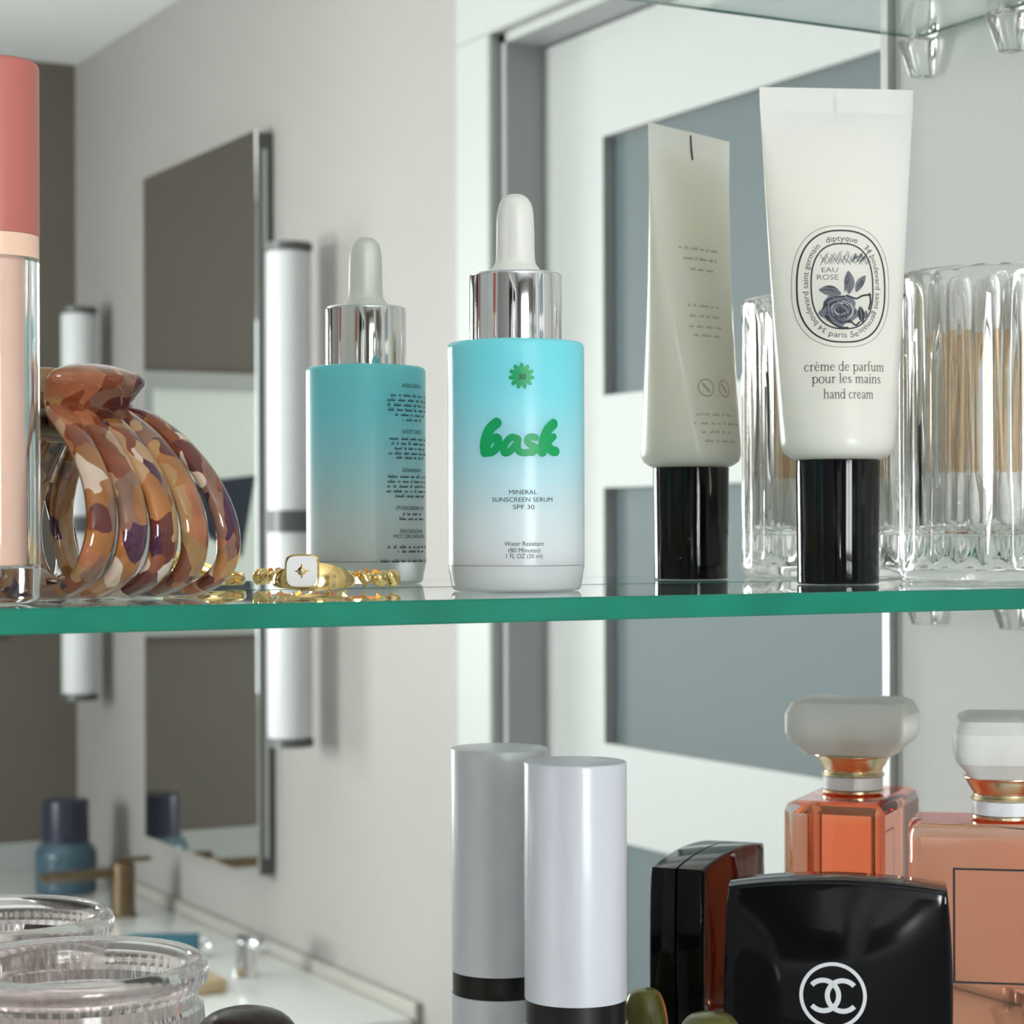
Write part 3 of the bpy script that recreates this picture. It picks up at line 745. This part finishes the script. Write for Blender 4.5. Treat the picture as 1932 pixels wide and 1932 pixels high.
obj('gloss', lathe(fillet([(0, .0072), (rl - .0027, .0072), (rl - .0027, zb1 - .0003), (0, zb1 - .0003)], [0, .001, 0, 0]), 48), M['peach'], lg)

# ------------------------------------------------------------------ claw clip
PSI = R(25)
hc = thing('hair_claw_clip', 'tortoiseshell hair claw clip with long curved teeth', 'hair clip', (.154, .457, ZSW), PSI)
def jaw(sgn, reach):
    m1 = .001
    def pt(a, u, z): return (a * m1, -sgn * u * m1 * (reach if u > 6 else 1), z * m1)
    bm = bmesh.new()
    sweep(bm, [pt(a, 5.2, 38.2) for a in (-27, -26, -23, -19, -16, -13, -9, -6, -5)], (0, 0, 1), [.002, .0036, .0046, .005, .005, .005, .0046, .0036, .002], .0019, 14)
    path = cat([(5.2, 36), (5.6, 41), (7.2, 44.0), (9.4, 46.6), (10.4, 48.6)], 9); hw = []
    for i in range(len(path)): s = i / (len(path) - 1); hw.append((.0100 + .0036 * math.sin(s * PI * .62)) * (math.sqrt(1 - ((s - .62) / .38) ** 2 * .9) if s > .62 else 1))
    sweep(bm, [pt(-18.5, p.x, p.y) for p in path], (1, 0, 0), hw, [(.0021 + .0014 * (i / len(path))) * (1 if i < len(path) - 3 else (.9, .7, .4)[i - len(path) + 3]) for i in range(len(path))], 28, 2.1)
    o = obj('jaw', bm, M['tortoise'], hc)
    for k in range(-1, 4):
        bm = bmesh.new(); a = -28 + 9.3 * k + (1.2 if k == 3 else 0)
        path = cat([(5.0, 39.5), (9.5, 38), (17, 32.5), (24, 24), (27, 15), (25, 7), (18.5, 2.6), (11, 1.75), (5 if sgn > 0 else 7, 1.7)], 6); m = len(path)
        wd = []; th = []
        for i in range(m):
            s = i / (m - 1); wd.append(((.0033 if k < 3 else .0028) + .0003 * math.sin(PI * s) - .0008 * max(0, s - .55) / .45) * (1 if s < .92 else max(.25, (1 - s) / .08))); th.append(.0017 if s < .92 else .0017 * max(.3, (1 - s) / .08))
        ar = -16 + (a + 16) * .5
        sweep(bm, [pt(ar + (a + 1.5 * sgn - ar) * min(1, (i / (m - 1)) / .6) ** .8, p.x, p.y) for i, p in enumerate(path)], (1, 0, 0), wd, th, 14, 2.3)
        obj('tooth', bm, M['tortoise'], o)
jaw(1, 1.0); jaw(-1, .80)
bm = lathe([(0, -.016), (.003, -.016), (.003, .016), (0, .016)], 20); bm.transform(Matrix.Translation((-.016, 0, .037)) @ Matrix.Rotation(R(90), 4, 'Y')); obj('spring', bm, M['brass'], hc)

# ------------------------------------------------------------------ rings
x, y = place(592, .4965)
sg = thing('signet_ring', 'gold signet ring with a white square face and a star', 'ring', (x, y, ZSW), -ALPHA + R(4))
tl = R(7)
tilt = Matrix.Translation((0, 0, .0028)) @ Matrix.Rotation(-tl, 4, 'X')
bm = bmesh.new(); n = 64; rings = []
for k in range(n):
    a = 2 * PI * k / n; fr = max(0, math.cos(a)) ** 2; hh = .0012 + .0022 * fr; r0 = .0084; tk = .0011 + .0004 * fr
    ring = []
    for j in range(10):
        b = 2 * PI * j / 10; rr = r0 + tk * .5 * (1 + math.cos(b)); ring.append(bm.verts.new((rr * math.sin(a), -rr * math.cos(a), hh * math.sin(b))))
    rings.append(ring)
for k in range(n):
    A, B = rings[k], rings[(k + 1) % n]
    for j in range(10): bm.faces.new((A[j], A[(j + 1) % 10], B[(j + 1) % 10], B[j]))
bm.transform(tilt); obj('band', bm, M['gold'], sg)
def rsq(h, p=4.2, n=48):
    o = []
    for i in range(n):
        a = 2 * PI * i / n; s, c = math.sin(a), math.cos(a); o.append((h * math.copysign(abs(s) ** (2 / p), s), h * math.copysign(abs(c) ** (2 / p), c)))
    return o
def plate(pr, mx):                           # pr: list of (half size, depth); stacked rounded squares facing -y
    bm = bmesh.new(); rr = []
    for h, d in pr: rr.append([bm.verts.new((u, -d, v)) for u, v in rsq(h)])
    for A, B in zip(rr[:-1], rr[1:]):
        for i in range(48): bm.faces.new((A[i], A[(i + 1) % 48], B[(i + 1) % 48], B[i]))
    bm.faces.new(rr[0]); bm.faces.new(rr[-1]); bm.transform(mx); return bm
fm = Matrix.Translation((-.0015, 0, .0011)) @ tilt @ Matrix.Rotation(R(-5), 4, 'Z')
obj('bezel', plate([(.0028, .0080), (.0036, .0092), (.0039, .0102), (.0039, .0106), (.0037, .0108)], fm), M['gold'], sg)
obj('pearl_face', plate([(.0035, .0107), (.0034, .0110)], fm), M['pearl'], sg)
bm = bmesh.new(); P = []
for k in range(16):
    a = 2 * PI * k / 16; r = (.0018, .0009, .0011, .0009)[k % 4]; P.append(bm.verts.new((r * math.sin(a), -.01103, r * math.cos(a))))
c = bm.verts.new((0, -.0114, 0)); cb = bm.verts.new((0, -.0108, 0))
for k in range(16): bm.faces.new((P[k], P[(k + 1) % 16], c)); bm.faces.new((P[(k + 1) % 16], P[k], cb))
bm.transform(fm); obj('star', bm, M['gold'], sg)
bm = lathe([(0, .0112), (.0005, .0112), (.0004, .0117), (0, .0118)], 12); bm.transform(fm @ Matrix.Rotation(R(90), 4, 'X')); obj('stone', bm, M['chrome'], sg)
x, y = place(661, .521)
hr = thing('heart_ring', 'gold ring of little puffed hearts lying behind the signet ring', 'ring', (x, y, ZSW), -ALPHA)
bm = lathe([(.0098, .0018), (.0103, .0018), (.0103, .0034), (.0098, .0034)], 64, True); obj('band', bm, M['gold'], hr)
def heart_bm(s):
    bm = bmesh.new(); pts = []
    for k in range(28):
        a = 2 * PI * k / 28; pts.append((16 * math.sin(a) ** 3 / 17 * s, (13 * math.cos(a) - 5 * math.cos(2 * a) - 2 * math.cos(3 * a) - math.cos(4 * a) + 2.5) / 17 * s))
    rr = []
    for k, d in ((1.0, 0.), (.93, -.35), (.62, -.62), (.3, -.72)): rr.append([bm.verts.new((u * k, d * s, v * k)) for u, v in pts])
    for A, B in zip(rr[:-1], rr[1:]):
        for i in range(28): bm.faces.new((A[i], A[(i + 1) % 28], B[(i + 1) % 28], B[i]))
    bm.faces.new(rr[0]); bm.faces.new(rr[-1]); return bm
h0 = None; NH = 15
for k in range(NH):
    if h0 is None: h = h0 = obj('heart', heart_bm(.0024), M['gold'], hr)
    else: h = h0.copy(); C.objects.link(h)
    a = 2 * PI * k / NH; h.parent = hr
    h.location = (.0103 * math.sin(a), -.0103 * math.cos(a), .0027); h.rotation_euler = (0, (R(14) if k % 2 else R(-12)), a)
    h.rotation_euler = (Matrix.Rotation(a, 3, 'Z') @ Matrix.Rotation(R(14) if k % 2 else R(-12), 3, 'Y')).to_euler()

# ------------------------------------------------------------------ lower shelf: white stick tube
x, y = place(1084, .545)
wt = thing('cosmetic_stick', 'slim white cylindrical stick tube with a black band', 'cosmetic tube', (x, y, ZLW), -ALPHA)
rw = .0129; hz = lambda py: -(py - HZ) * .545 / FPX - ZL
zt_, zb0, zb1_ = hz(1436), hz(1882), hz(1926)
obj('cap', lathe(fillet([(0, zb0 + .0001), (rw, zb0 + .0001), (rw, zt_), (0, zt_)], [0, 0, .0007, 0]), 64), M['whitetube'], wt)
obj('band', lathe([(0, zb1_), (rw - .00025, zb1_), (rw - .00025, zb0), (0, zb0)], 64), M['blackband'], wt)
obj('body', lathe(fillet([(0, .0001), (rw, .0001), (rw, zb1_ - .0001), (0, zb1_ - .0001)], [0, .0006, 0, 0]), 64), M['whitetube'], wt)

# ------------------------------------------------------------------ lower shelf: compact
x, y = place(1578, .5715)
cp = thing('compact_case', 'black glossy square compact with a white circled emblem', 'compact', (x, y, ZLW), -R(38))
W2, H2 = .0295, .0296; CZc = H2 + .0002
def bow(h, w_, n=20):
    P = []
    for i in range(n): s = -1 + 2 * i / n; P.append((s * w_ * .955, h * (1 - .075 * abs(s) ** 2)))
    for i in range(n): s = 1 - 2 * i / n; P.append((w_ * (1 - .045 * abs(s) ** 2), s * h * .925))
    for i in range(n): s = 1 - 2 * i / n; P.append((s * w_ * .955, -h * (1 - .075 * abs(s) ** 2)))
    for i in range(n): s = -1 + 2 * i / n; P.append((-w_ * (1 - .045 * abs(s) ** 2), s * h * .925))
    return P
def slab(layers, dome=0.):
    bm = bmesh.new(); rr = []
    base = bow(H2, W2)
    for k, d in layers: rr.append([bm.verts.new((u * k, d if not callable(d) else d(u * k, v * k), CZc + v * k)) for u, v in base])
    for A, B in zip(rr[:-1], rr[1:]):
        m = len(A)
        for i in range(m): bm.faces.new((A[i], A[(i + 1) % m], B[(i + 1) % m], B[i]))
    for ring, d in ((rr[0], layers[0][1]), (rr[-1], layers[-1][1])):
        c = bm.verts.new((0, d if not callable(d) else d(0, 0), CZc)); m = len(ring)
        for i in range(m): bm.faces.new((ring[i], ring[(i + 1) % m], c))
    return bm
dome = lambda u, v: -.0079 - .0016 * (1 - (u / W2) ** 2) * (1 - (v / H2) ** 2)
back_ = lambda u, v: -dome(u, v) * .98
obj('lid', slab([(.985, -.0003), (1.0, -.0006), (1.0, -.0070), (.994, -.0076), (.98, -.0079)] + [(k, dome) for k in (.96, .9, .8, .7, .6, .5, .4, .3, .2, .1)]), M['black'], cp)
obj('base', slab([(k, back_) for k in (.1, .25, .4, .55, .7, .85, .95)] + [(.98, .0077), (.994, .0074), (1.0, .0068), (1.0, .0002), (.985, -.0001)]), M['black'], cp)
sc_ = .0288 / 215.
def cmap(u, v):
    return (u, dome(u, v) - .00012, CZc + v)
em = [ribbon(arc(0, 0, 61 * sc_, 0, 360, 72), 7 * sc_), ribbon(arc(18.6 * sc_, 0, 29.5 * sc_, 42, 318, 40), 9.5 * sc_, caps=False), ribbon(arc(-18.6 * sc_, 0, 29.5 * sc_, 138, -138, 40), 9.5 * sc_, caps=False)]
decal('emblem', [(*s, 0) for s in em], lambda u, v: cmap(u - 8 * sc_, v), [M['whiteprint']], cp)

# ------------------------------------------------------------------ lower shelf: perfume
x, y = place(1896, .594)
pf = thing('perfume_bottle', 'square shouldered perfume bottle of amber liquid with a frosted stopper', 'perfume bottle', (x, y, ZLW), -R(39))
pw, pd, ph = .0262, .0150, .0712
bm = bmesh.new(); box(bm, -pw, pw, -pd, pd, .0002, ph, .0034, 2); obj('glass_body', bm, M['clear'], pf, True, 20)
bm = bmesh.new(); box(bm, -pw + .002, pw - .002, -pd + .002, pd - .002, .006, ph - .0045, .0026, 2); obj('liquid', bm, M['perfume'], pf, True, 20)
ln = 5.6 / 6856
fr = [(-.0142, .0292), (.0142, .0292), (.0142, .0595), (-.0142, .0595)]
decal('label_frame', [(*ribbon(fr, ln, True), 0)], lambda u, v: (u, -pd - .00012, v), [M['ink']], pf)
zn = ph + .0001
obj('neck_ring', lathe([(0, zn), (.0080, zn), (.0092, zn + .0005), (.0092, zn + .0012), (.0086, zn + .0014), (0, zn + .0014)], 48), M['palegold'], pf)
obj('neck_band', lathe([(0, zn + .0015), (.0089, zn + .0015), (.0089, zn + .0052), (0, zn + .0052)], 48), M['whiteprint'], pf)
obj('collar', lathe(cat([(0, zn + .0053), (.0086, zn + .0053), (.0093, zn + .0060), (.0086, zn + .0068), (.0095, zn + .0084), (.0108, zn + .0108), (.0106, zn + .0118), (0, zn + .0119)], 4), 48), M['palegold'], pf)
zs0 = zn + .012
bm = bmesh.new(); rr = []
for h, z in ((.0100, 0), (.0112, .0018), (.0134, .0042), (.0142, .0066), (.0142, .0122), (.0128, .0156), (.0108, .0166)):
    rr.append([bm.verts.new((u, v * 1.3, zs0 + z)) for u, v in rsq(h, 7.)])
for A, B in zip(rr[:-1], rr[1:]):
    for i in range(48): bm.faces.new((A[i], A[(i + 1) % 48], B[(i + 1) % 48], B[i]))
bm.faces.new(rr[0]); bm.faces.new(rr[-1]); stp = obj('stopper', bm, M['frost'], pf, True, 25)
obj('gold_core', lathe([(0, zs0 + .0003), (.0075, zs0 + .0003), (.0042, zs0 + .0045), (.0036, zs0 + .0085), (0, zs0 + .009)], 32), M['palegold'], stp)

# ------------------------------------------------------------------ lower shelf: ribbed jar
x, y = place(143, .471)
gj = thing('glass_jar', 'ribbed clear pink tinted glass jar with a thick rounded rim', 'jar', (x, y, ZLW), -ALPHA)
rj, hj = .0281, .0580
def ribs(r, z, a):
    if r < .0235 or z > hj - .0115: return r
    return r - .0006 * (.5 + .5 * math.cos(56 * a))
prof = [(0, .0002), (.0255, .0002), (.0272, .002), (.0275, .010), (.0275, .030), (.0275, hj - .014), (.0272, hj - .0105), (.0262, hj - .0098), (.0258, hj - .0075), (.0266, hj - .0066), (rj, hj - .0050), (rj + .0003, hj - .0025),
        (rj - .0003, hj - .0008), (rj - .0016, hj), (rj - .0034, hj - .0004), (rj - .0042, hj - .002), (rj - .0046, hj - .006), (.0236, hj - .012), (.0238, .03), (.0238, .008), (.022, .006), (0, .006)]
obj('glass', lathe(prof, 224, False, ribs), M['pinkglass'], gj)

# ------------------------------------------------------------------ lower shelf: small dark pot, olive trinkets
x, y = place(462, .455)
t = thing('dark_brown_pot', 'dark brown round pot beside the ribbed glass jar', 'pot', (x, y, ZLW), -ALPHA)
hp = -(1909 - HZ) * .450 / FPX - ZL
obj('body', lathe(fillet([(0, .0001), (.0115, .0001), (.0118, hp * .55), (0, hp * .55)], [0, .001, 0, 0]), 40), M['brown'], t)
obj('lid', lathe(cat([(0, hp * .55 + .0001), (.0122, hp * .55 + .0001), (.0122, hp * .82), (.009, hp * .95), (.004, hp * .995), (0, hp)], 4), 40), M['brown'], t)
def trinket(px, D, top, r, label):
    x, y = place(px, D); h = -(top - HZ) * D / FPX - ZL
    bm = bmesh.new(); lathe(cat([(0, .0001), (r * .8, .0002), (r * 1.0, h * .35), (r, h * .72), (r * .62, h * .95), (0, h)], 5), 36, rmod=lambda q, z, a: q * (1 + .06 * math.sin(3 * a + z * 90)), bm=bm)
    o = obj('olive_trinket', bm, M['olive']); tag(o, label, 'trinket', 'olive green trinkets on the lower shelf'); o.location = (x, y, ZLW)
trinket(1215, .567, 1863, .0062, 'olive green rounded trinket behind the white stick tube')
trinket(1338, .524, 1909, .0090, 'olive green rounded trinket in front of the black compact')
